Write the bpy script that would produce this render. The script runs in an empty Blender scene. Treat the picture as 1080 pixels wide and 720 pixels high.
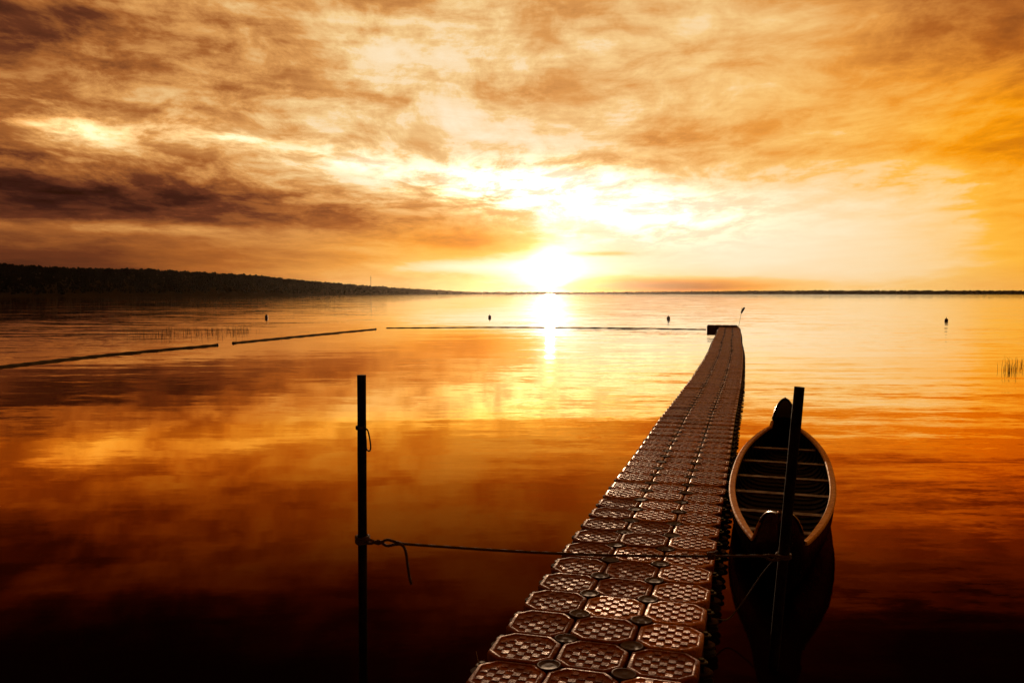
import bpy, bmesh, math, random
from mathutils import Vector, Matrix, noise
random.seed(7)
sc = bpy.context.scene
COL = sc.collection
R = math.radians
CAM_H = 2.92
SUN_AZ, SUN_EL = 2.54, 1.5          # degrees, azimuth to the right of straight ahead (+Y)

# ------------------------------------------------------------------ helpers
def tag(o, label=None, cat=None, group=None, kind=None):
    if label: o['label'] = label
    if cat: o['category'] = cat
    if group: o['group'] = group
    if kind: o['kind'] = kind
    return o

def empty(name, loc=(0, 0, 0), rz=0.0):
    o = bpy.data.objects.new(name, None)
    o.location = loc; o.rotation_euler = (0, 0, rz); o.empty_display_size = .2
    COL.objects.link(o)
    return o

def link(name, me, mat=None, parent=None):
    o = bpy.data.objects.new(name, me)
    COL.objects.link(o)
    if mat is not None and not me.materials: me.materials.append(mat)
    if parent: o.parent = parent
    return o

def obj(name, bm, mat, parent=None, smooth=False):
    me = bpy.data.meshes.new(name)
    bmesh.ops.recalc_face_normals(bm, faces=bm.faces[:])
    if smooth:
        for f in bm.faces: f.smooth = True
    bm.to_mesh(me); bm.free()
    return link(name, me, mat, parent)

def ring(bm, pts): return [bm.verts.new(p) for p in pts]

def bridge(bm, a, b, smooth=True):
    n = len(a)
    for i in range(n):
        f = bm.faces.new((a[i], a[(i + 1) % n], b[(i + 1) % n], b[i])); f.smooth = smooth

def tube(bm, pts, rad, n=10, cap=True):
    """swept round tube along points; rad may be a number or a list"""
    pts = [Vector(p) for p in pts]
    rings = []
    ref = None
    for i, p in enumerate(pts):
        d = (pts[min(i + 1, len(pts) - 1)] - pts[max(i - 1, 0)]).normalized()
        if ref is None:
            ref = d.cross(Vector((0, 0, 1)))
            if ref.length < 1e-3: ref = Vector((1, 0, 0))
            ref.normalize()
        ref = (ref - d * ref.dot(d)).normalized()
        b = d.cross(ref)
        r = rad[i] if isinstance(rad, (list, tuple)) else rad
        rings.append(ring(bm, [p + ref * (r * math.cos(2 * math.pi * k / n)) + b * (r * math.sin(2 * math.pi * k / n)) for k in range(n)]))
    for a, b in zip(rings, rings[1:]): bridge(bm, a, b)
    if cap:
        bm.faces.new(rings[0][::-1]); bm.faces.new(rings[-1])

def lathe(bm, prof, n=20, c=(0, 0, 0)):
    """prof: list of (r, z) bottom to top"""
    rs = [ring(bm, [(c[0] + r * math.cos(2 * math.pi * k / n), c[1] + r * math.sin(2 * math.pi * k / n), c[2] + z) for k in range(n)]) for r, z in prof]
    for a, b in zip(rs, rs[1:]): bridge(bm, a, b)
    bm.faces.new(rs[0][::-1]); bm.faces.new(rs[-1])

def box(bm, x0, x1, y0, y1, z0, z1):
    v = [bm.verts.new(p) for p in ((x0,y0,z0),(x1,y0,z0),(x1,y1,z0),(x0,y1,z0),(x0,y0,z1),(x1,y0,z1),(x1,y1,z1),(x0,y1,z1))]
    for q in ((0,3,2,1),(4,5,6,7),(0,1,5,4),(1,2,6,5),(2,3,7,6),(3,0,4,7)): bm.faces.new([v[i] for i in q])
    return v

def spline(pts, sub=8):
    P = [Vector(p) for p in pts]; out = []
    for i in range(len(P) - 1):
        a, b, c, d = P[max(i - 1, 0)], P[i], P[i + 1], P[min(i + 2, len(P) - 1)]
        for k in range(sub):
            t = k / sub
            out.append(.5 * ((2 * b) + (c - a) * t + (2 * a - 5 * b + 4 * c - d) * t * t + (3 * b - a - 3 * c + d) * t ** 3))
    out.append(P[-1])
    return out

# ------------------------------------------------------------------ node helpers
class NT:
    def __init__(s, tree): s.t = tree
    def n(s, typ, **kw):
        nd = s.t.nodes.new(typ)
        for k, v in kw.items(): setattr(nd, k, v)
        return nd
    def l(s, a, b): s.t.links.new(a, b)
    def inp(s, sock, v):
        if hasattr(v, 'is_linked') or isinstance(v, bpy.types.NodeSocket): s.l(v, sock)
        else: sock.default_value = v
    def m(s, op, a, b=None, c=None, clamp=False):
        nd = s.n('ShaderNodeMath', operation=op, use_clamp=clamp)
        for i, v in enumerate((a, b, c)):
            if v is not None: s.inp(nd.inputs[i], v)
        return nd.outputs[0]
    def add(s, *xs):
        r = xs[0]
        for x in xs[1:]: r = s.m('ADD', r, x)
        return r
    def smooth(s, x, lo, hi, a=0., b=1.):
        nd = s.n('ShaderNodeMapRange', interpolation_type='SMOOTHSTEP')
        s.inp(nd.inputs[0], x)
        for i, v in enumerate((lo, hi, a, b)): nd.inputs[i + 1].default_value = v
        return nd.outputs[0]
    def noise(s, vec, scale, detail=4, rough=.55, dist=0., out=0):
        nd = s.n('ShaderNodeTexNoise')
        s.l(vec, nd.inputs['Vector'])
        nd.inputs['Scale'].default_value = scale; nd.inputs['Detail'].default_value = detail
        nd.inputs['Roughness'].default_value = rough; nd.inputs['Distortion'].default_value = dist
        return nd.outputs[out]
    def ramp(s, fac, stops, srgb=True, interp='LINEAR'):
        nd = s.n('ShaderNodeValToRGB'); cr = nd.color_ramp; cr.interpolation = interp
        while len(cr.elements) < len(stops): cr.elements.new(.5)
        lin = lambda c: (c / 12.92 if c <= .04045 else ((c + .055) / 1.055) ** 2.4)
        for e, (p, c) in zip(cr.elements, stops):
            e.position = p
            e.color = tuple(lin(x / 255) for x in c) + (1,) if srgb else tuple(c) + (1,)
        s.inp(nd.inputs[0], fac)
        return nd.outputs[0]
    def mix(s, fac, a, b, blend='MIX'):
        nd = s.n('ShaderNodeMix', data_type='RGBA', blend_type=blend)
        s.inp(nd.inputs[0], fac)
        s.inp(nd.inputs[6], a if not isinstance(a, tuple) else a + (1,))
        s.inp(nd.inputs[7], b if not isinstance(b, tuple) else b + (1,))
        return nd.outputs[2]
    def combine(s, x, y, z):
        nd = s.n('ShaderNodeCombineXYZ')
        for i, v in enumerate((x, y, z)): s.inp(nd.inputs[i], v)
        return nd.outputs[0]

def material(name):
    m = bpy.data.materials.new(name); m.use_nodes = True
    m.node_tree.nodes.clear()
    g = NT(m.node_tree)
    out = g.n('ShaderNodeOutputMaterial')
    return m, g, out

def principled(name, base, rough=.6, bump=None, spec=.5, var=None, metallic=0., coords='Object'):
    """base: colour; var: (colour2, scale, lo, hi) noise patches; bump: (scale, strength, distance)"""
    m, g, out = material(name)
    p = g.n('ShaderNodeBsdfPrincipled')
    tc = g.n('ShaderNodeTexCoord').outputs[coords] if coords != 'World' else g.n('ShaderNodeNewGeometry').outputs['Position']
    p.inputs['Base Color'].default_value = base + (1,)
    p.inputs['Roughness'].default_value = rough
    p.inputs['Specular IOR Level'].default_value = spec
    p.inputs['Metallic'].default_value = metallic
    if var:
        f = g.smooth(g.noise(tc, var[1], 6, .65), var[2], var[3])
        g.l(g.mix(f, base, var[0]), p.inputs['Base Color'])
        g.l(g.m('MULTIPLY_ADD', f, .2, rough), p.inputs['Roughness'])
    if bump:
        b = g.n('ShaderNodeBump'); b.inputs['Strength'].default_value = bump[1]; b.inputs['Distance'].default_value = bump[2]
        g.l(g.noise(tc, bump[0], 5, .6), b.inputs['Height']); g.l(b.outputs[0], p.inputs['Normal'])
    g.l(p.outputs[0], out.inputs[0])
    return m

# ------------------------------------------------------------------ camera
cam_d = bpy.data.cameras.new('camera'); cam = bpy.data.objects.new('camera', cam_d); COL.objects.link(cam)
cam_d.sensor_width = 36; cam_d.lens = 902 / 1080 * 36; cam_d.clip_start = .05; cam_d.clip_end = 20000
cam.location = (0, 0, CAM_H); cam.rotation_euler = (R(90) - math.atan(51 / 902), 0, 0)
sc.camera = cam

# ------------------------------------------------------------------ sky
world = bpy.data.worlds.new('World'); sc.world = world; world.use_nodes = True
wt = world.node_tree; wt.nodes.clear(); g = NT(wt)
wout = g.n('ShaderNodeOutputWorld'); bg = g.n('ShaderNodeBackground'); g.l(bg.outputs[0], wout.inputs[0])
sky = g.n('ShaderNodeTexSky', sky_type='NISHITA'); sky.sun_disc = False
sky.sun_elevation = R(SUN_EL); sky.sun_rotation = R(SUN_AZ); sky.air_density = 2.0; sky.dust_density = 4.0
d = g.n('ShaderNodeTexCoord').outputs['Generated']
sep = g.n('ShaderNodeSeparateXYZ'); g.l(d, sep.inputs[0]); X, Y, Z = sep.outputs
DEG = 180 / math.pi
az = g.m('MULTIPLY', g.m('ARCTAN2', X, Y), DEG)
el = g.m('MULTIPLY', g.m('ARCSINE', Z), DEG)
# cloud sheet: direction projected on a flat layer overhead
zz = g.m('ADD', g.m('MAXIMUM', Z, 0.), .11)
px = g.m('DIVIDE', X, zz); py = g.m('DIVIDE', Y, zz)
pv = g.combine(px, g.m('MULTIPLY', py, .66), 0.)
warp = g.n('ShaderNodeVectorMath', operation='MULTIPLY_ADD')
g.l(g.noise(pv, .9, 3, .5, out=1), warp.inputs[0]); warp.inputs[1].default_value = (.55, .55, 0); g.l(pv, warp.inputs[2])
n1 = g.noise(warp.outputs[0], .95, 7, .60)
n2 = g.noise(warp.outputs[0], 3.4, 10, .68, .15)
fv = g.combine(g.m('MULTIPLY', az, .055), g.m('MULTIPLY', el, .42), 3.3)
n3 = g.noise(fv, 1.0, 6, .6, .4)          # long flat streaks low over the water
def blob(a0, e0, sa, se, amp, slope=0.):
    da = g.m('SUBTRACT', az, a0)
    de = g.m('SUBTRACT', el, e0)
    if slope: de = g.m('MULTIPLY_ADD', da, -slope, de)
    q = g.m('ADD', g.m('POWER', g.m('DIVIDE', da, sa), 2.), g.m('POWER', g.m('DIVIDE', de, se), 2.))
    return g.m('MULTIPLY', g.m('EXPONENT', g.m('MULTIPLY', q, -1.)), amp)
low = g.smooth(el, 2.2, 7.)
calm = g.smooth(az, -12., 24., 1., .55)
tex = g.add(g.m('MULTIPLY', g.m('SUBTRACT', n1, .5), g.m('MULTIPLY_ADD', low, .34, .12)),
            g.m('MULTIPLY', g.m('SUBTRACT', g.smooth(n2, .33, .67), .5), g.m('MULTIPLY_ADD', low, .21, .04)),
            g.m('MULTIPLY', g.m('SUBTRACT', n3, .5), g.m('MULTIPLY_ADD', low, .15, .45)))
T = g.add(.73, g.m('MULTIPLY', tex, calm),
    g.smooth(az, -36., -3., -.23, 0.), g.m('MULTIPLY', g.smooth(az, 12., 34., 0., -.12), g.smooth(el, 7., 13.)),
    blob(-31, 14, 7, 4.0, -.13), blob(-27, 6.0, 15, 1.7, -.30, -.05), blob(-14, 4.9, 12, .9, -.10, -.05),
    blob(-27, 1.6, 17, 2.4, -.27), blob(-25, 3.9, 8, .35, .14), blob(-27, 9.6, 5, 1.2, .20), blob(-18, 9.8, 3.5, .9, .10, -.05), blob(-20, 13.5, 12, 1.8, -.09),
    blob(-6, 12, 9, 3, .05),
    blob(0, 7.3, 7, 1.3, .24, -.03), blob(1, 9.6, 7, 1.4, .08), blob(-10.5, 8.6, 3.5, .8, .12, -.06), blob(7, 6.4, 5, 1.2, .14), blob(8, 5.3, 5, 1.3, .18),
    blob(17, 3.6, 12, 2.8, .27), blob(15, 11.0, 8, 2.2, -.09, .05), blob(31, 17, 7, 4, -.24), blob(34, 7, 6, 6, -.16),
    blob(-2.5, 3.5, 6, .85, -.20), blob(-3, 1.75, 5, .35, .24), blob(9.5, .45, 7, .48, -.48),
    blob(6, 2.6, 3, .18, -.16), blob(10, 12, 10, 4, -.02))
# sun and its aureole
sd = g.n('ShaderNodeVectorMath', operation='DOT_PRODUCT'); g.l(d, sd.inputs[0])
a_, e_ = R(SUN_AZ), R(SUN_EL)
sd.inputs[1].default_value = (math.sin(a_) * math.cos(e_), math.cos(a_) * math.cos(e_), math.sin(e_))
rr = g.m('MULTIPLY', g.m('ARCCOSINE', g.m('MINIMUM', sd.outputs['Value'], 1.)), DEG)
def halo(s, amp): return g.m('MULTIPLY', g.m('EXPONENT', g.m('MULTIPLY', g.m('POWER', g.m('DIVIDE', rr, s), 2.), -1.)), amp)
T = g.m('MINIMUM', T, g.m('MULTIPLY_ADD', g.m('SUBTRACT', T, .80), .42, .80))     # bright cloud rolls off softly
T = g.add(T, halo(1.05, .4), halo(3.2, .12), halo(6., .06))
# unseen sky shaped for the light: dark band above view, bright zenith, dim behind
T = g.add(T, g.smooth(el, 18.5, 29., 0., -.60), g.smooth(el, 36., 54., 0., .50), g.m('MULTIPLY', g.smooth(el, 16., 21.), g.add(g.smooth(az, -26., 6., -.42, 0.), g.smooth(az, 6., 28., 0., -.34))), g.smooth(g.m('ABSOLUTE', az), 34., 90., 0., -.34))
T = g.m('MAXIMUM', T, .0)
T = g.m('MINIMUM', T, 1.)
tan_ = g.ramp(T, [(0,(10,3,2)),(.15,(48,22,17)),(.3,(98,50,29)),(.45,(163,97,46)),(.6,(216,153,85)),(.75,(243,203,140)),(.88,(255,238,206)),(1,(255,253,243))])
sat_ = g.ramp(T, [(0,(10,2,0)),(.15,(60,20,4)),(.3,(120,55,8)),(.45,(190,100,10)),(.6,(246,152,10)),(.75,(255,186,64)),(.88,(255,229,180)),(1,(255,251,228))])
S = g.add(blob(33, 5, 7, 7, 1.), blob(25, 9, 14, 8, .7), blob(-3, 2.8, 8, 2.2, .85), blob(10, .3, 9, .6, .8), blob(-20, 1.5, 14, 2, .4), g.smooth(el, 26., 44.))
S = g.m('MINIMUM', S, 1.)
skyc = g.mix(S, tan_, sat_)
gaps = g.smooth(n2, .40, .60)
streaks = g.add(blob(1, 7.1, 6.5, 1.35, 1.9, -.03), blob(-27, 9.6, 4.5, 1.0, .55), blob(-18, 9.8, 3.5, .8, .45, -.05), blob(-10.5, 8.6, 3.5, .8, .6, -.06), blob(9, 5.0, 6, 1.5, .8))
gain = g.add(1., g.m('MULTIPLY', gaps, streaks), halo(.5, 4.), halo(1.5, .8), halo(3., .35), g.smooth(el, 36., 60., 0., 3.3))  # last term: added glow in the unseen zenith to light the dock
gv = g.n('ShaderNodeVectorMath', operation='SCALE'); g.l(skyc, gv.inputs[0]); g.l(gain, gv.inputs['Scale'])
nz = g.mix(1., sky.outputs[0], (.010, .004, .0012), 'MULTIPLY')
tot = g.n('ShaderNodeVectorMath', operation='ADD'); g.l(gv.outputs[0], tot.inputs[0]); g.l(nz, tot.inputs[1])
g.l(tot.outputs[0], bg.inputs[0]); bg.inputs[1].default_value = 1.0

sun_d = bpy.data.lights.new('sun', 'SUN'); sun_d.energy = 2.2; sun_d.angle = R(.6); sun_d.color = (1., .66, .40)
sun = bpy.data.objects.new('sun', sun_d); COL.objects.link(sun)
sv = Vector((math.sin(a_) * math.cos(e_), math.cos(a_) * math.cos(e_), math.sin(e_)))
sun.rotation_euler = (-sv).to_track_quat('-Z', 'Y').to_euler(); sun.location = (5, 100, 30)

# ------------------------------------------------------------------ water
wm, g, out = material('lake_water')
pos = g.n('ShaderNodeNewGeometry')
P = pos.outputs['Position']
sp = g.n('ShaderNodeSeparateXYZ'); g.l(P, sp.inputs[0])
mp = g.n('ShaderNodeMapping'); mp.inputs['Scale'].default_value = (.55, 1.7, 1.); mp.inputs['Rotation'].default_value = (0, 0, R(9)); g.l(P, mp.inputs[0])
mp2 = g.n('ShaderNodeMapping'); mp2.inputs['Scale'].default_value = (.8, 1.5, 1.); mp2.inputs['Rotation'].default_value = (0, 0, R(-14)); g.l(P, mp2.inputs[0])
def slope(vec, scale, det): return g.noise(vec, scale, det, .5, .3, out=1)
gust = g.smooth(g.noise(P, .045, 3, .5), .40, .66, .35, 1.0)
right = g.smooth(sp.outputs[0], -3., 10., .32, 2.0)
def aniso(sx, sy, rot):
    q = g.n('ShaderNodeMapping'); q.inputs['Scale'].default_value = (sx, sy, 1.); q.inputs['Rotation'].default_value = (0, 0, R(rot)); g.l(P, q.inputs[0]); return q.outputs[0]
swell = aniso(.13, .80, -7); fine = aniso(.40, 3.4, 5)
amp = g.m('MULTIPLY', gust, g.m('MAXIMUM', right, g.smooth(sp.outputs[0], -26., -5., 1.0, .30)))
vsum = None
for vec, scale, det, a in ((mp.outputs[0], .55, 2, .022), (mp2.outputs[0], 1.7, 2, .032), (mp.outputs[0], 5., 2, .024), (mp2.outputs[0], 13., 2, .016), (swell, 1., 3, .060), (fine, 1., 3, .034)):
    c = g.n('ShaderNodeVectorMath', operation='SUBTRACT'); g.l(slope(vec, scale, det), c.inputs[0]); c.inputs[1].default_value = (.5, .5, .5)
    k = g.n('ShaderNodeVectorMath', operation='MULTIPLY'); g.l(c.outputs[0], k.inputs[0]); k.inputs[1].default_value = (a * .7, a * 1.6, 0)
    if vsum is None: vsum = k.outputs[0]
    else:
        s_ = g.n('ShaderNodeVectorMath', operation='ADD'); g.l(vsum, s_.inputs[0]); g.l(k.outputs[0], s_.inputs[1]); vsum = s_.outputs[0]
scv = g.n('ShaderNodeVectorMath', operation='SCALE'); g.l(vsum, scv.inputs[0]); g.l(amp, scv.inputs['Scale'])
up = g.n('ShaderNodeVectorMath', operation='ADD'); g.l(scv.outputs[0], up.inputs[0]); up.inputs[1].default_value = (0, 0, 1)
nrm = g.n('ShaderNodeVectorMath', operation='NORMALIZE'); g.l(up.outputs[0], nrm.inputs[0])
dt = g.n('ShaderNodeVectorMath', operation='DOT_PRODUCT'); g.l(pos.outputs['Incoming'], dt.inputs[0]); g.l(nrm.outputs[0], dt.inputs[1])
# lake reflection colour by view-angle cosine: Fresnel with orange grade and dimming painted in
refl = g.ramp(dt.outputs['Value'], [(0,(1,1,1)),(.04,(.98,.93,.86)),(.09,(.94,.70,.36)),(.15,(.80,.40,.058)),(.19,(.54,.205,.021)),(.24,(.24,.070,.0055)),(.30,(.072,.016,.0013)),(.38,(.022,.004,.0004)),(.55,(.01,.002,.0002))], srgb=False)
gl = g.n('ShaderNodeBsdfGlossy'); g.l(refl, gl.inputs['Color']); gl.inputs['Roughness'].default_value = .03; g.l(nrm.outputs[0], gl.inputs['Normal'])
df = g.n('ShaderNodeBsdfDiffuse'); df.inputs['Color'].default_value = (.006, .002, .0008, 1)
ad = g.n('ShaderNodeAddShader'); g.l(gl.outputs[0], ad.inputs[0]); g.l(df.outputs[0], ad.inputs[1]); g.l(ad.outputs[0], out.inputs[0])
bm = bmesh.new()
bmesh.ops.create_grid(bm, x_segments=24, y_segments=24, size=4200)
bmesh.ops.translate(bm, verts=bm.verts[:], vec=(0, 3000, 0))
tag(obj('lake', bm, wm), kind='structure')

# ------------------------------------------------------------------ hills and far shores
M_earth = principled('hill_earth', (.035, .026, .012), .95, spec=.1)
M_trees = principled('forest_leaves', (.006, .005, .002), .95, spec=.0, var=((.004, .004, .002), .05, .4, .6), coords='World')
def interp(tab, x):
    if x <= tab[0][0]: return tab[0][1]
    for (a, b), (c, d_) in zip(tab, tab[1:]):
        if x <= c: return b + (d_ - b) * (x - a) / (c - a)
    return tab[-1][1]
def shore(name, fname, x_tab, depth_tab, h_tab, tree, step, rows, wid):
    """land strip along azimuth angle; h_tab: angle -> ridge height in metres"""
    a0, a1 = x_tab
    bm = bmesh.new(); tb = bmesh.new()
    cols = []
    a = a0
    def P_(a, dd): return Vector((dd * math.tan(R(a)), dd, 0))
    A = []
    while a <= a1: A.append(a); a += step
    for a in A:
        dd = interp(depth_tab, a); h = interp(h_tab, a)
        h *= 1 + .09 * noise.noise(Vector((a * .6, 1.3, 0))) + .05 * noise.noise(Vector((a * 2.1, 4.3, 0)))
        p = P_(a, dd); o_ = Vector((p.x, p.y, 0)).normalized()
        c = []
        for j in range(7):
            t = j / 6
            c.append(bm.verts.new(p + o_ * (wid * dd * t) + Vector((0, 0, -1.0 if j in (0, 6) else h * math.sin(min(1, t * 1.15) * math.pi / 2) ** .8 * (1 if t < .9 else .5)))))
        cols.append(c)
    for c0, c1 in zip(cols, cols[1:]):
        for j in range(6): bm.faces.new((c0[j], c1[j], c1[j + 1], c0[j + 1]))
    for i in range(len(A) * rows):
        a = random.uniform(a0, a1); t = random.random() ** .8 * .85 + .02
        dd = interp(depth_tab, a); h = interp(h_tab, a)
        p = P_(a, dd); o_ = Vector((p.x, p.y, 0)).normalized()
        z = h * math.sin(min(1, t * 1.15) * math.pi / 2) ** .8 - .4
        q = p + o_ * (wid * dd * t); q.z = z
        s = random.choice((.55, .75, .85, 1., 1.1, 1.35)) * random.uniform(.85, 1.15) * tree * (1 + .5 * noise.noise(Vector((a * 3, t * 4, 2))))
        w = s * random.uniform(.32, .6); k = 6; ph = random.random() * 6
        conif = random.random() < .45
        prof = [(.55, 0), (1., .3), (.75, .62), (.3, .9)] if not conif else [(.6, .05), (.7, .2), (.38, .6), (.1, .95)]
        rs = [ring(tb, [q + Vector((w * r_ * math.cos(6.283 * m_ / k + ph) * random.uniform(.75, 1.2), w * r_ * math.sin(6.283 * m_ / k + ph), s * zz_)) for m_ in range(k)]) for r_, zz_ in prof]
        for u, v in zip(rs, rs[1:]): bridge(tb, u, v, False)
        tb.faces.new(rs[-1])
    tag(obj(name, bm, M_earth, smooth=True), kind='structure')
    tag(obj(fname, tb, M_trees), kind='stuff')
# ridge heights: hill on the left falls towards the sun
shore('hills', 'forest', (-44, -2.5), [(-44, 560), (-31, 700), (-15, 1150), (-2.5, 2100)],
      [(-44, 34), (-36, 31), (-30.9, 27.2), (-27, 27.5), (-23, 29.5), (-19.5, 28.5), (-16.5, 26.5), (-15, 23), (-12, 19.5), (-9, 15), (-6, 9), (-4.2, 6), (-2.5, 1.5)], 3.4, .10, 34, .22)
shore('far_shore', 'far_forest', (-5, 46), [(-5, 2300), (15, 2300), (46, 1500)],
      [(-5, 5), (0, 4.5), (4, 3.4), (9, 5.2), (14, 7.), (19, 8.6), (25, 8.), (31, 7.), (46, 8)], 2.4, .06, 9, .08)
# thin mast on the ridge
M_dark = principled('dark_steel', (.05, .045, .04), .45, metallic=.3)
bm = bmesh.new()
mx = 1500 * math.tan(R(-9.35))
tube(bm, [(mx, 1500, 8), (mx, 1500, 33)], [.5, .25], 6)
tube(bm, [(mx - 1.1, 1500, 29), (mx + 1.1, 1500, 29)], .25, 6); tube(bm, [(mx - .8, 1500, 26), (mx + .8, 1500, 26)], .25, 6)
tag(obj('radio_mast', bm, M_dark), 'thin mast standing alone on the wooded ridge left of the sun', 'mast')

# ------------------------------------------------------------------ floating dock
def plastic(name, base, dirt, lo, hi, rough):
    m, g, out = material(name)
    p = g.n('ShaderNodeBsdfPrincipled')
    oz = g.n('ShaderNodeSeparateXYZ'); g.l(g.n('ShaderNodeTexCoord').outputs['Object'], oz.inputs[0])
    W = g.n('ShaderNodeNewGeometry').outputs['Position']
    f = g.smooth(g.noise(W, 9., 6, .7), lo, hi)
    fine = g.smooth(g.noise(W, 60., 4, .7), .45, .62)
    ri = g.n('ShaderNodeObjectInfo').outputs['Random']
    b2 = g.mix(g.m('MULTIPLY', ri, .55), base, (base[0] * .5, base[1] * .38, base[2] * .3))
    b2 = g.mix(g.smooth(g.noise(W, 1.3, 4, .6), .42, .62, 0., .55), b2, (base[0] * .62, base[1] * .42, base[2] * .3))
    c = g.mix(f, b2, dirt); c = g.mix(g.m('MULTIPLY', fine, .45), c, tuple(x * .35 for x in dirt))
    vo = g.n('ShaderNodeTexVoronoi'); g.l(W, vo.inputs['Vector']); vo.inputs['Scale'].default_value = 7.
    spot = g.smooth(g.m('MULTIPLY_ADD', g.noise(W, 40., 3, .7), .12, vo.outputs['Distance']), .10, .14, .8, 0.)
    pick = g.smooth(g.noise(W, 2.1, 2, .5), .56, .60)
    c = g.mix(g.m('MULTIPLY', spot, pick), c, (.62, .52, .40))
    # darker, rougher tone low on the block sides
    low_side = g.smooth(g.m('MULTIPLY_ADD', g.noise(W, 14., 3, .6), .05, oz.outputs[2]), .262, .300, 1., 0.)
    c = g.mix(low_side, c, (.020, .011, .006))
    g.l(c, p.inputs['Base Color'])
    p.inputs['Specular IOR Level'].default_value = .5; p.inputs['Specular Tint'].default_value = (1., .52, .2, 1)
    g.l(g.add(g.m('MULTIPLY', low_side, .4), g.m('MULTIPLY', f, .25), g.m('MULTIPLY', fine, .15), rough), p.inputs['Roughness'])
    b = g.n('ShaderNodeBump'); b.inputs['Strength'].default_value = .8; b.inputs['Distance'].default_value = .005
    g.l(g.m('ADD', g.noise(W, 70., 6, .75), g.m('MULTIPLY', f, .8)), b.inputs['Height']); g.l(b.outputs[0], p.inputs['Normal'])
    g.l(p.outputs[0], out.inputs[0])
    return m
M_block = plastic('weathered_plastic', (.80, .31, .028), (.26, .066, .010), .46, .68, .34)
M_moss_dim = plastic('mossy_dimmed_plastic', (.54, .15, .012), (.20, .036, .005), .33, .54, .38)
M_pin = principled('pin_plastic', (.075, .030, .015), .62, bump=(40, .2, .004), spec=.15, var=((.03, .012, .008), 14, .45, .65), coords='World')
M_black = principled('black_plastic', (.012, .010, .009), .5)

def block_bm(tread=True, z1=.3330):
    bm = bmesh.new()
    def octo(hw, ch, z): 
        a, b = hw, hw - ch
        return ring(bm, [(a, -b, z), (a, b, z), (b, a, z), (-b, a, z), (-a, b, z), (-a, -b, z), (-b, -a, z), (b, -a, z)])
    prof = [(.222, .085, -.10), (.238, .098, .02), (.243, .100, .28), (.2428, .100, .312), (.2405, .099, .320), (.236, .098, .3255), (.226, .094, .3292), (.215, .090, .3310), (.210, .088, .3290), (.206, .087, .3215)]
    rs = [octo(*p) for p in prof]
    for a, b in zip(rs, rs[1:]): bridge(bm, a, b, True)
    bm.faces.new(rs[0][::-1]); f = bm.faces.new(rs[-1])
    for e in list(bm.edges):   # keep the eight vertical corners crisp-ish
        pass
    n = 7; w = .400 / n
    if tread:
        for i in range(n):
            for j in range(n):
                if (i + j) % 2: continue
                x = (i - 3) * w; y = (j - 3) * w
                if abs(x) + abs(y) > .300: continue
                h = w * .48; t = w * .43; z0 = .3205
                lo = ring(bm, [(x - h, y - h, z0), (x + h, y - h, z0), (x + h, y + h, z0), (x - h, y + h, z0)])
                hi = ring(bm, [(x - t, y - t, z1), (x + t, y - t, z1), (x + t, y + t, z1), (x - t, y + t, z1)])
                bridge(bm, lo, hi, False); bm.faces.new(hi)
    # four connecting lugs, each at its own level so that neighbours stack under one pin
    for k, (sx, sy) in enumerate(((1, 1), (-1, 1), (1, -1), (-1, -1))):
        z = .12 + .028 * k
        lathe(bm, [(.08, z), (.083, z + .004), (.083, z + .021), (.08, z + .025)], 14, (sx * .25, sy * .25, 0))
    return bm
def mesh_of(name, bm, mat):
    me = bpy.data.meshes.new(name); bmesh.ops.recalc_face_normals(bm, faces=bm.faces[:]); bm.to_mesh(me); bm.free()
    me.materials.append(mat); return me
ME_BLOCK = mesh_of('float_block', block_bm(), M_block)
ME_MOSS_DIM = mesh_of('float_block_mossy_dimmed', block_bm(z1=.3275), M_moss_dim)
def pin_bm():
    bm = bmesh.new()
    lathe(bm, [(.03, .10), (.03, .304), (.078, .306), (.0855, .312), (.087, .321), (.085, .330), (.078, .3325), (.070, .329), (.03, .3305), (.01, .331)], 24)
    return bm
def bolt_bm():
    bm = bmesh.new()
    lathe(bm, [(.024, .10), (.024, .255), (.045, .257), (.048, .265), (.04, .272)], 14)
    lathe(bm, [(.024, .272), (.024, .286), (.020, .290)], 6)
    return bm
ME_PIN = mesh_of('connector_pin', pin_bm(), M_pin)
ME_BOLT = mesh_of('side_bolt', bolt_bm(), M_black)

# centre line: straight, then a slight bend to the left
def path():
    pts = []; x, y = .508, 5.755; tb = math.atan(.2825); te = math.atan(.2605)
    x -= 5 * .5 * math.sin(tb); y -= 5 * .5 * math.cos(tb)
    x -= .25 * math.sin(tb) ; y -= .25 * math.cos(tb)
    n = 0
    while y < 64.6:
        k = min(1, max(0, (y - 27) / 11)); k = k * k * (3 - 2 * k)
        th = tb + (te - tb) * k + .006 * math.sin(n * .21) * min(1, n / 40)
        pts.append((x, y, th)); x += .5 * math.sin(th); y += .5 * math.cos(th); n += 1
    return pts
PATH = path()
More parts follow.
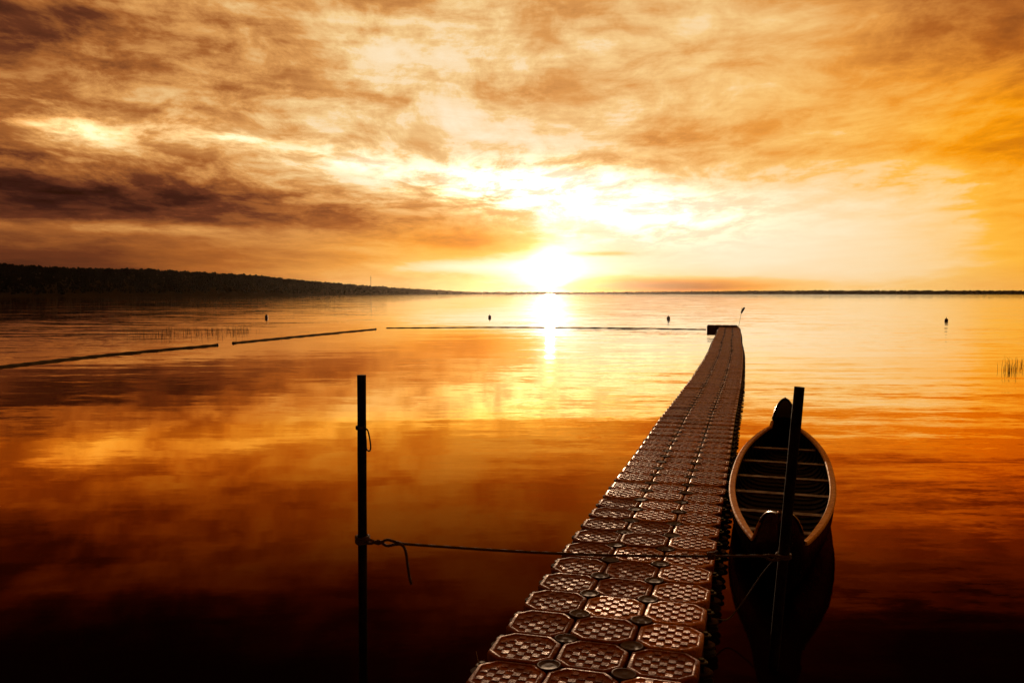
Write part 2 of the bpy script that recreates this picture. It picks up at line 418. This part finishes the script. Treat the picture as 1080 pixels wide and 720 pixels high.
# every sample sits at a block-row centre; pins sit between rows
dock = empty('floating_dock', (PATH[0][0], PATH[0][1], 0))
tag(dock, 'long narrow floating dock of brown plastic blocks running out across the lake', 'dock')
D0 = Vector((PATH[0][0], PATH[0][1], 0))
rest_b = bmesh.new(); rest_p = bmesh.new(); rest_o = bmesh.new()
cnt = dict(b=0, p=0, o=0)
def put(kind, me, name, M, rest, lim=100):
    if cnt[kind] < lim:
        o = bpy.data.objects.new(name, me); COL.objects.link(o); o.parent = dock; o.matrix_local = M
        cnt[kind] += 1
    else:
        t = me.copy(); t.transform(M); rest.from_mesh(t); bpy.data.meshes.remove(t)
visible0 = 4
for n, (x, y, th) in enumerate(PATH):
    dz = .006 * math.sin(n * .47) + random.uniform(-.004, .004)
    base = Matrix.Translation(Vector((x, y, dz)) - D0) @ Matrix.Rotation(-th, 4, 'Z')
    for c in (-1, 0, 1):
        moss_dim = (c == -1 and (n < 16 or random.random() < .3)) or (c == 0 and n < 14 and random.random() < .75) or (c == 1 and n < 12 and random.random() < .3)  # real moss on the left column; near middle rows darkened to paint vignette
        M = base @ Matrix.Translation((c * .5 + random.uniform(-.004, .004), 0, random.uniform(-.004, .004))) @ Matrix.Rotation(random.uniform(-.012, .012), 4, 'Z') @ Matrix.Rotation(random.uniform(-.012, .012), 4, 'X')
        put('b', ME_MOSS_DIM if moss_dim else ME_BLOCK, 'float_block', M, rest_b)
    for c in (-.25, .25):
        put('p', ME_PIN, 'connector_pin', base @ Matrix.Translation((c, .25, random.uniform(-.004, .006))) @ Matrix.Rotation(random.uniform(-.05, .05), 4, 'Y'), rest_p)
    for c in (-.75, .75):
        put('o', ME_BOLT, 'side_bolt', base @ Matrix.Translation((c, .25, 0)), rest_o)
tag(obj('float_block', rest_b, M_block, dock), kind='stuff')
tag(obj('connector_pin', rest_p, M_pin, dock), kind='stuff')
tag(obj('side_bolt', rest_o, M_black, dock), kind='stuff')
# raised box float crossing the far end, sticking out to the left
ex, ey, eth = PATH[-1]
bm = bmesh.new()
v = box(bm, -1.55, .74, .0, 1.0, -.1, .46)
bmesh.ops.bevel(bm, geom=bm.edges[:], offset=.05, segments=2, affect='EDGES')
for k in range(4): box(bm, -1.50 + k * .56, -1.50 + k * .56 + .44, .06, .94, .45, .475)
for k in range(1, 4): tube(bm, [(-1.55 + k * .5725, .0, -.05), (-1.55 + k * .5725, .0, .42)], .03, 8)
o = obj('end_float', bm, principled('end_float_plastic', (.12, .05, .03), .55), dock)
o.location = Vector((ex, ey + .45, 0)) - D0; o.rotation_euler = (0, 0, -eth)

# leaning rod with furled pennant at the end of the dock
fx, fy = ex + .72, ey + .1
rod = empty('marker_rod', (fx, fy, .33)); tag(rod, 'thin leaning rod with a small dark furled pennant at the far dock end', 'marker rod')
bm = bmesh.new(); tube(bm, [(0, 0, 0), (.10, 0, .6), (.21, 0, 1.18), (.24, 0, 1.5)], .013, 8); lathe(bm, [(.05, -.01), (.05, .02), (.02, .04)], 10)
obj('rod', bm, M_dark, rod)
bm = bmesh.new(); tube(bm, spline([(.19, 0, 1.06), (.22, -.01, 1.16), (.29, -.02, 1.30), (.37, -.01, 1.43), (.44, 0, 1.50)], 4), [.03] + [.05 + .03 * math.sin(i / 16 * 3.1) for i in range(15)] + [.02], 8)
obj('pennant', bm, principled('pennant_cloth', (.05, .03, .02), .9), rod, True)

# small dry stalk growing at the left edge of the dock
bm = bmesh.new()
gx, gy = -.225, 5.93
for dx, h, k in ((-.03, .12, 0), (.015, .06, .012), (.03, .035, -.01)):
    tube(bm, [(gx + k, gy, .24), (gx + k + dx * .5, gy, .24 + h * .6), (gx + k + dx, gy, .27 + h)], [.0035, .003, .0015], 6)
tag(obj('grass_stalk', bm, principled('dry_stalk', (.40, .32, .2), .8)), 'short dry stalk sprouting from the left edge of the dock', 'grass stalk')

# ------------------------------------------------------------------ posts and rope
M_post = principled('post_wood', (.016, .008, .005), .75, spec=.2, bump=(30, .5, .01), var=((.006, .003, .002), 8, .4, .6))
M_rope = principled('rope_fibre', (.10, .06, .04), .8, bump=(220, .8, .004))
def post(name, base, top, r, label):
    root = empty(name, base); tag(root, label, 'post')
    b, t = Vector((0, 0, -1.2)), Vector(top) - Vector(base)
    d_ = (t - Vector((0, 0, 0))).normalized()
    bm = bmesh.new()
    pts = [d_ * (-1.2)] + [d_ * (t.length * k / 8) for k in range(9)]
    n = 12
    tube(bm, pts, [r * random.uniform(.97, 1.03) for _ in pts], n)
    obj('shaft', bm, M_post, root)
    return root
LP_B, LP_T = (-1.105, 6.2, 0), (-1.095, 6.2, 2.325)
lp = post('mooring_post', LP_B, LP_T, .033, 'slim upright dark post standing alone in the water left of the dock')
RP_B, RP_T = (2.03, 6.5, 0), (2.195, 6.5, 2.205)
rp = post('mooring_post', RP_B, RP_T, .040, 'leaning dark pole standing in the water in front of the canoe')
rpk = lambda h: Vector(RP_B) + (Vector(RP_T) - Vector(RP_B)) * (h / 2.205)
# shackle on the left post
bm = bmesh.new()
tube(bm, spline([(.030, -.01, 1.935), (.052, -.015, 1.925), (.066, -.015, 1.87), (.074, -.015, 1.80), (.066, -.015, 1.772), (.044, -.015, 1.785), (.040, -.012, 1.85), (.034, -.01, 1.915)], 4), .006, 8)
obj('shackle', bm, M_dark, lp, True)
bm = bmesh.new(); lathe(bm, [(.034, 1.925), (.038, 1.93), (.038, 1.95), (.034, 1.955)], 12); obj('clamp_band', bm, M_dark, lp)

# rope from the left post, over the dock, to the leaning pole
ropt = empty('mooring_rope', (-1.1, 6.2, 1.1)); tag(ropt, 'dark rope stretched across above the dock from post to pole', 'rope')
O = Vector((-1.1, 6.2, 1.1))
rp_at = rpk(.90)
A0 = Vector((-.80, 6.19, 1.082))
line = [A0 + (rp_at + Vector((-.17, -.05, .012)) - A0) * (k / 20) + Vector((0, 0, -.035 * math.sin(math.pi * k / 20))) for k in range(21)]
def twisted(bm, pts, r, tw=3, pitch=.06):
    pts = [Vector(p) for p in pts]
    # resample
    L = [0]
    for a, b in zip(pts, pts[1:]): L.append(L[-1] + (b - a).length)
    N = max(4, int(L[-1] / (pitch / 7)))
    res = []; j = 0
    for i in range(N + 1):
        s = L[-1] * i / N
        while j < len(L) - 2 and s > L[j + 1]: j += 1
        res.append(pts[j].lerp(pts[j + 1], (s - L[j]) / max(1e-6, L[j + 1] - L[j])))
    for q in range(tw):
        out_ = []
        for i, p in enumerate(res):
            d_ = (res[min(i + 1, N)] - res[max(i - 1, 0)]).normalized()
            u = d_.cross(Vector((0, 0, 1)));
            if u.length < .05: u = d_.cross(Vector((0, 1, 0)))
            u.normalize(); w = d_.cross(u); ph = 2 * math.pi * (L[-1] * i / N / pitch + q / tw)
            out_.append(p + (u * math.cos(ph) + w * math.sin(ph)) * r * .52)
        tube(bm, out_, r * .56, 6)
bm = bmesh.new(); twisted(bm, [p - O for p in line], .0105); obj('line', bm, M_rope, ropt, True)
bm = bmesh.new()
for s in (1, -1):   # spliced eye next to the left post
    twisted(bm, [p - O for p in spline([(-1.10 + .0, 6.155 - .004 * s, 1.112 + .008 * s), (-1.03, 6.16, 1.106 + .012 * s), (-.98, 6.175, 1.098 - .010 * s), (-.92, 6.185, 1.092 + .022 * s), (-.86, 6.19, 1.088 + .010 * s), A0], 6)], .011)
obj('spliced_eye', bm, M_rope, ropt, True)
bm = bmesh.new()
for k in range(3):  # turns round the left post
    tube(bm, [Vector((-1.1 + .046 * math.cos(t / 16 * 6.283), 6.2 + .046 * math.sin(t / 16 * 6.283), 1.094 + k * .018 + .004 * math.sin(t))) - O for t in range(17)], .011, 7)
obj('lashing', bm, M_rope, ropt, True)
bm = bmesh.new(); twisted(bm, [p - O for p in spline([(-.83, 6.185, 1.085), (-.795, 6.16, 1.075), (-.775, 6.15, 1.03), (-.762, 6.15, .93), (-.75, 6.155, .84), (-.735, 6.15, .795)], 6)], .0105)
obj('tail', bm, M_rope, ropt, True)
bm = bmesh.new()
e = rp_at
for s in (1, -1): twisted(bm, [p - O for p in spline([line[-1], e + Vector((-.12, -.055, .018 * s)), e + Vector((-.07, -.055, .016 * s - .004)), e + Vector((-.02, -.05, .004 * s))], 5)], .010)
obj('spliced_eye', bm, M_rope, ropt, True)
bm = bmesh.new()
for k in range(2):
    tube(bm, [e + Vector((.052 * math.cos(t / 16 * 6.283), .052 * math.sin(t / 16 * 6.283), -.014 + k * .02)) - O for t in range(17)], .010, 7)
obj('lashing', bm, M_rope, ropt, True)
bm = bmesh.new(); kp = line[17] - O
for k in range(3): tube(bm, [kp + Vector((-.02 + .016 * k, .022 * math.cos(t / 12 * 6.283), .022 * math.sin(t / 12 * 6.283) + .003)) for t in range(13)], .010, 6)
tube(bm, [kp, kp + Vector((.02, -.01, .03)), kp + Vector((.045, -.015, .045))], .009, 6)
obj('knot', bm, M_rope, ropt, True)

# ------------------------------------------------------------------ canoe
NEAR, FAR = Vector((2.375, 7.50, 0)), Vector((5.12, 15.95, 0))
CL = (FAR - NEAR).length; cdir = (FAR - NEAR).normalized(); cth = math.atan2(cdir.x, cdir.y)
canoe = empty('canoe', ((NEAR + FAR) / 2)); canoe.rotation_euler = (0, 0, -cth)
tag(canoe, 'long dark open canoe with pale wooden rails moored beside the dock', 'canoe')
M_hull, g, out = material('hull_paint')
hd = g.n('ShaderNodeBsdfDiffuse'); hg = g.n('ShaderNodeBsdfGlossy'); hx = g.n('ShaderNodeMixShader')
hn = g.noise(g.n('ShaderNodeTexCoord').outputs['Object'], 5., 6, .65)
g.l(g.mix(g.smooth(hn, .45, .65), (.006, .0025, .002), (.012, .004, .003)), hd.inputs['Color'])
hg.inputs['Color'].default_value = (.9, .55, .4, 1); g.l(g.m('MULTIPLY_ADD', hn, .2, .16), hg.inputs['Roughness'])
hx.inputs[0].default_value = .05
g.l(hd.outputs[0], hx.inputs[1]); g.l(hg.outputs[0], hx.inputs[2]); g.l(hx.outputs[0], out.inputs[0])
M_inside = principled('hull_inside', (.012, .007, .005), .85, spec=.15, bump=(30, .3, .006))
M_rail = principled('rail_wood', (.90, .50, .03), .6, spec=.04, bump=(70, .35, .004), var=((.66, .28, .015), 14, .42, .68))
M_seat = principled('seat_wood', (.15, .06, .028), .55, bump=(50, .3, .004), var=((.08, .03, .014), 10, .4, .65))
M_glint = principled('glint_strip', (.06, .025, .01), .22, spec=.6)
HL = CL / 2; BEAM = .638
def half(t):            # t -1..1 along the length -> half beam at the gunwale
    u = min(1, abs(t)); return BEAM * max(0., (1 - u ** 2.4)) ** .92
def sheer(t):           # gunwale height over the water
    u = abs(t); k = min(1, max(0, (u - .84) / .16)); return .47 + .06 * u ** 2 + .42 * (1 - (1 - k) ** 2.2)
def keel(t):
    u = abs(t); return .012 + .03 * u ** 4 + (.0 if u < .93 else .10 * ((u - .93) / .07) ** 2)
def stem_x(t, z):       # stems curve back under the upswept tips
    u = abs(t)
    if u < .86: return 0.
    k = (u - .86) / .14
    zr = min(1, max(0, z / .95))
    return -math.copysign(1, t) * k * .55 * (1 - zr) ** 1.6
NS, NV = 72, 12
TS = []
for i in range(NS + 1):
    q = -1 + 2 * i / NS
    TS.append(math.copysign(1 - (1 - abs(q)) ** 1.35, q) if abs(q) > 0 else 0)
def section(t, inset=0.):
    b = max(.012, half(t)) - inset; zs, zk = sheer(t), keel(t) + inset
    b = max(b, .004)
    full = .40 + .5 * min(1, abs(t)) ** 2
    pts = []
    for k in range(2 * NV + 1):
        s = -1 + k / NV
        a = abs(s)
        w = math.sin(a * math.pi / 2) ** full if a > 0 else 0
        z = zk + (zs - zk) * (a ** 2.1)
        tum = 1 + .05 * math.sin(a * math.pi)
        y = t * HL + stem_x(t, z)
        pts.append(Vector((math.copysign(b * min(1.0, w) * (tum if a < 1 else 1), s), y, z)))
    return pts
def shell(inset, flip, name, mat, lo=-1, hi=1, drop=0.):
    bm = bmesh.new(); prev = None
    for t in TS:
        if not lo <= t <= hi: continue
        s = section(t, inset)
        if drop:
            for p in s: p.z -= drop * max(0, 1)
        c = [bm.verts.new(p) for p in s]
        if prev:
            for a in range(len(c) - 1): bm.faces.new((prev[a], prev[a + 1], c[a + 1], c[a]))
        prev = c
    bmesh.ops.remove_doubles(bm, verts=bm.verts[:], dist=.0005)
    return obj(name, bm, mat, canoe, True)
shell(0., False, 'hull', M_hull)
shell(.018, True, 'inner_skin', M_inside, -.985, .985)
# stem strips, ends wrapped with a dark band
for sgn in (-1, 1):
    bm = bmesh.new(); pts = []
    for k in range(14):
        z = keel(1) + (sheer(1) - keel(1)) * k / 13
        pts.append((0, sgn * (HL + .0) + stem_x(sgn, z), z))
    pts.append((0, sgn * (HL - .05), sheer(1) + .012))
    pts.append((0, sgn * (HL - .13), sheer(1) - .035))
    tube(bm, pts, .02, 8); obj('stem_band', bm, M_hull, canoe, True)
    for s in (-1, 1):     # added glossy strip standing in for the highlight along the upswept tip
        bm = bmesh.new()
        tube(bm, [(s * (half(t) + .004), t * HL, sheer(t) + .004) for t in [sgn * (.862 + .136 * k / 16) for k in range(17)]], .011, 7)
        obj('tip_glint', bm, M_glint, canoe, True)
    # short closed deck under each tip
    bm = bmesh.new(); prev = None
    for t in TS:
        if not (.865 <= sgn * t <= 1.0): continue
        h = half(t); zz_ = sheer(t) - .02
        c = [bm.verts.new((s * h * .97, t * HL, zz_ + .035 * (1 - s * s) * min(1, h * 6))) for s in (-1, -.5, 0, .5, 1)]
        if prev:
            for a in range(4): bm.faces.new((prev[a], prev[a + 1], c[a + 1], c[a]))
        prev = c
    obj('deck', bm, M_inside, canoe, True)
# pale rails, one each side, ending short of the tips
for s in (-1, 1):
    bm = bmesh.new(); prev = None; first = None
    lo_ = -.890 if s < 0 else -.842
    RT = [lo_ + (.855 - lo_) * k / 90 for k in range(91)]
    for t in RT:
        h = half(t); z = sheer(t)
        dh = (half(t + .004) - half(t - .004)) / (.008 * HL)
        nx, ny = 1, -dh; ln = math.hypot(nx, ny); nx /= ln; ny /= ln
        fade = min(1, (.925 - abs(t)) / .25)
        wo, wi = .024 * (.55 + .45 * fade), -.050 * (.5 + .5 * fade)
        q = []
        for off, zz_ in ((wo, -.022), (wo + .004, .004), (wo - .008, .018), (wi + .008, .018), (wi, .004), (wi, -.022)):
            q.append(bm.verts.new((s * (h + off * nx), t * HL + off * ny, z + zz_)))
        if prev: bridge(bm, prev, q, False)
        else: bm.faces.new(q)
        prev = q
    bm.faces.new(prev)
    obj('rail', bm, M_rail, canoe)
# bench seats
ax = lambda depth: (depth - (NEAR.y + FAR.y) / 2) / cdir.y
for k, depth in enumerate((9.0, 9.78, 10.72, 11.65, 12.72, 13.85)):
    yl = ax(depth); t = yl / HL; h = half(t) * .955; z = .385
    bm = bmesh.new(); box(bm, -h, h, yl - .055, yl + .075, z - .03, z)
    bmesh.ops.bevel(bm, geom=bm.edges[:], offset=.006, segments=2, affect='EDGES')
    obj('seat', bm, M_seat, canoe)
# ribs inside the shell
bm = bmesh.new()
for k in range(30):
    t = -.84 + 1.68 * k / 29
    pts = [Vector((p.x, p.y, p.z)) for p in section(t, .026)][1:-1]
    tube(bm, pts, .013, 5)
tag(obj('rib', bm, M_inside, canoe), kind='stuff')
# ring on the near stem with a mooring line
ln = empty('bow_line', (2.2, 7.6, .35)); tag(ln, 'thin slack line hanging from the near canoe tip towards the dock', 'line')
bm = bmesh.new()
nb = NEAR + Vector((.02, .03, .62))
tube(bm, [p - Vector((2.2, 7.6, .35)) for p in spline([nb + Vector((0, -.03, .1)), nb + Vector((-.06, -.06, -.04)), (2.20, 7.42, .44), (2.02, 7.3, .26), (1.86, 7.2, .13), (1.74, 7.12, .16)], 8)], .006, 6)
obj('cord', bm, M_dark, ln, True)

# ------------------------------------------------------------------ floating booms
M_boom = principled('boom_plastic', (.03, .018, .012), .5)
def boom(pts, r, label, seg=3.0, end=None):
    root = empty('floating_boom', pts[0]); tag(root, label, 'boom', 'floating booms fencing off the swimming water')
    P0 = Vector(pts[0]); bm = bmesh.new(); L = spline(pts, 24)
    rr_ = []
    for i, p in enumerate(L):
        p.z = .02 + .01 * math.sin(i * 1.7); p.x += 0
    tube(bm, [p - P0 for p in L], r, 8)
    obj('float_tube', bm, M_boom, root, True)
    cb = bmesh.new()
    for p in (L[0], L[-1]): lathe(cb, [(r * .6, -r), (r * 1.3, -r * .5), (r * 1.3, r * .6), (r * .6, r * 1.3)], 10, tuple(p - P0))
    obj('end_cap', cb, M_boom, root, True)
    return root
def at(px, py, z=0.):       # metres on a level plane for a photo position
    t = math.atan(51 / 902); f = Vector((0, math.cos(t), -math.sin(t))); u = Vector((0, math.sin(t), math.cos(t)))
    d_ = f + u * ((360 - py) / 902) + Vector((1, 0, 0)) * ((px - 540) / 902)
    k = (z - CAM_H) / d_.z
    return Vector((0, 0, CAM_H)) + d_ * k
boom([at(-70, 394.5), at(0, 387.3), at(110, 375), at(229, 364)], .062, 'nearest dark floating boom, running in from the left edge of the water')
boom([at(246, 362), at(320, 354.5), at(396, 347.3)], .062, 'short dark floating boom, middle one, angled below the wooded hill')
boom([at(408, 346), at(520, 345.2), at(640, 345.8), at(744, 347.6)], .036, 'thin straight floating boom ending at the far end of the dock')

# ------------------------------------------------------------------ buoys
M_buoy = principled('buoy_plastic', (.10, .03, .015), .45)
def buoy(px, py, s, label, kind):
    p = at(px, py); root = empty('buoy', (p.x, p.y, 0)); root.scale = (s, s, s); tag(root, label, 'buoy', 'buoys on the open water')
    bm = bmesh.new()
    if kind == 'ball': lathe(bm, [(.05, -.2)] + [(.26 * math.sin(a / 10 * math.pi), .16 - .26 * math.cos(a / 10 * math.pi)) for a in range(2, 10)] + [(.05, .425)], 16)
    else: lathe(bm, [(.1, -.2), (.2, -.1), (.22, .1), (.22, .34), (.17, .46), (.07, .5)], 16)
    obj('float', bm, M_buoy, root, True)
    bm = bmesh.new(); lathe(bm, [(.04, .41), (.045, .55), (.02, .62)], 10)
    obj('neck', bm, M_dark, root, True)
    return root
buoy(281, 335.5, .8, 'dark upright buoy beyond the reeds below the wooded hill', 'can')
buoy(516.5, 335.0, .7, 'small buoy floating just left of the sun glare', 'ball')
buoy(705, 336.6, .78, 'round buoy floating between the sun glare and the dock end', 'ball')
buoy(998, 338.8, .72, 'small buoy alone on the golden water at the right', 'ball')

# ------------------------------------------------------------------ reeds
M_reed = principled('reed_stalks', (.09, .045, .018), .9, spec=.2)
def reeds(name, n, fn, hmin, hmax, w):
    bm = bmesh.new()
    for _ in range(n):
        p = fn(); h = random.uniform(hmin, hmax) * (1 if random.random() > .25 else .55)
        lx, ly = random.gauss(0, .10) * h, random.gauss(0, .05) * h
        top = p + Vector((lx, ly, h)); mid = p + Vector((lx * .3, ly * .3, h * .55))
        if random.random() < .25: top = mid + Vector((random.choice((-1, 1)) * h * .3, 0, h * random.uniform(-.05, .3)))
        tube(bm, [p + Vector((0, 0, -.1)), mid, top], [w, w * .8, w * .25], 4, False)
    return tag(obj(name, bm, M_reed), kind='stuff')
def left_reed():
    c = random.choice(((170, 353, 14, 2.5), (190, 352, 18, 3), (215, 351, 16, 2.2), (235, 350, 14, 2), (210, 352, 36, 3), (155, 354, 20, 3), (250, 349, 10, 2)))
    return at(random.gauss(c[0], c[2]), random.gauss(c[1], c[3] * .8))
def right_reed():
    c = random.choice(((1063, 390, 4, 2), (1072, 389, 5, 2.5), (1086, 389, 10, 3), (1076, 385, 12, 2)))
    return at(random.gauss(c[0], c[2]), random.gauss(c[1], c[3] * .8))
reeds('reeds', 300, left_reed, .22, .58, .008)
reeds('reed_tuft', 60, right_reed, .18, .48, .006)

# ------------------------------------------------------------------ haze over the lake
HAZE = 1.1e-5
if HAZE:
    hm, g, out = material('lake_haze')
    pvv = g.n('ShaderNodeVolumePrincipled'); pvv.inputs['Color'].default_value = (.95, .80, .62, 1)
    pvv.inputs['Density'].default_value = HAZE; pvv.inputs['Anisotropy'].default_value = .88
    g.l(pvv.outputs[0], out.inputs['Volume'])
    bm = bmesh.new(); box(bm, -4300, 4300, -1300, 7300, -3, 90)
    tag(obj('haze', bm, hm), kind='stuff')

# ------------------------------------------------------------------ render settings
sc.render.engine = 'CYCLES'
sc.cycles.use_denoising = True
sc.cycles.max_bounces = 6; sc.cycles.volume_bounces = 0; sc.cycles.glossy_bounces = 3; sc.cycles.diffuse_bounces = 2
sc.cycles.sample_clamp_indirect = 6.0
sc.view_settings.view_transform = 'Standard'; sc.view_settings.look = 'None'
sc.view_settings.exposure = 0; sc.view_settings.gamma = 1
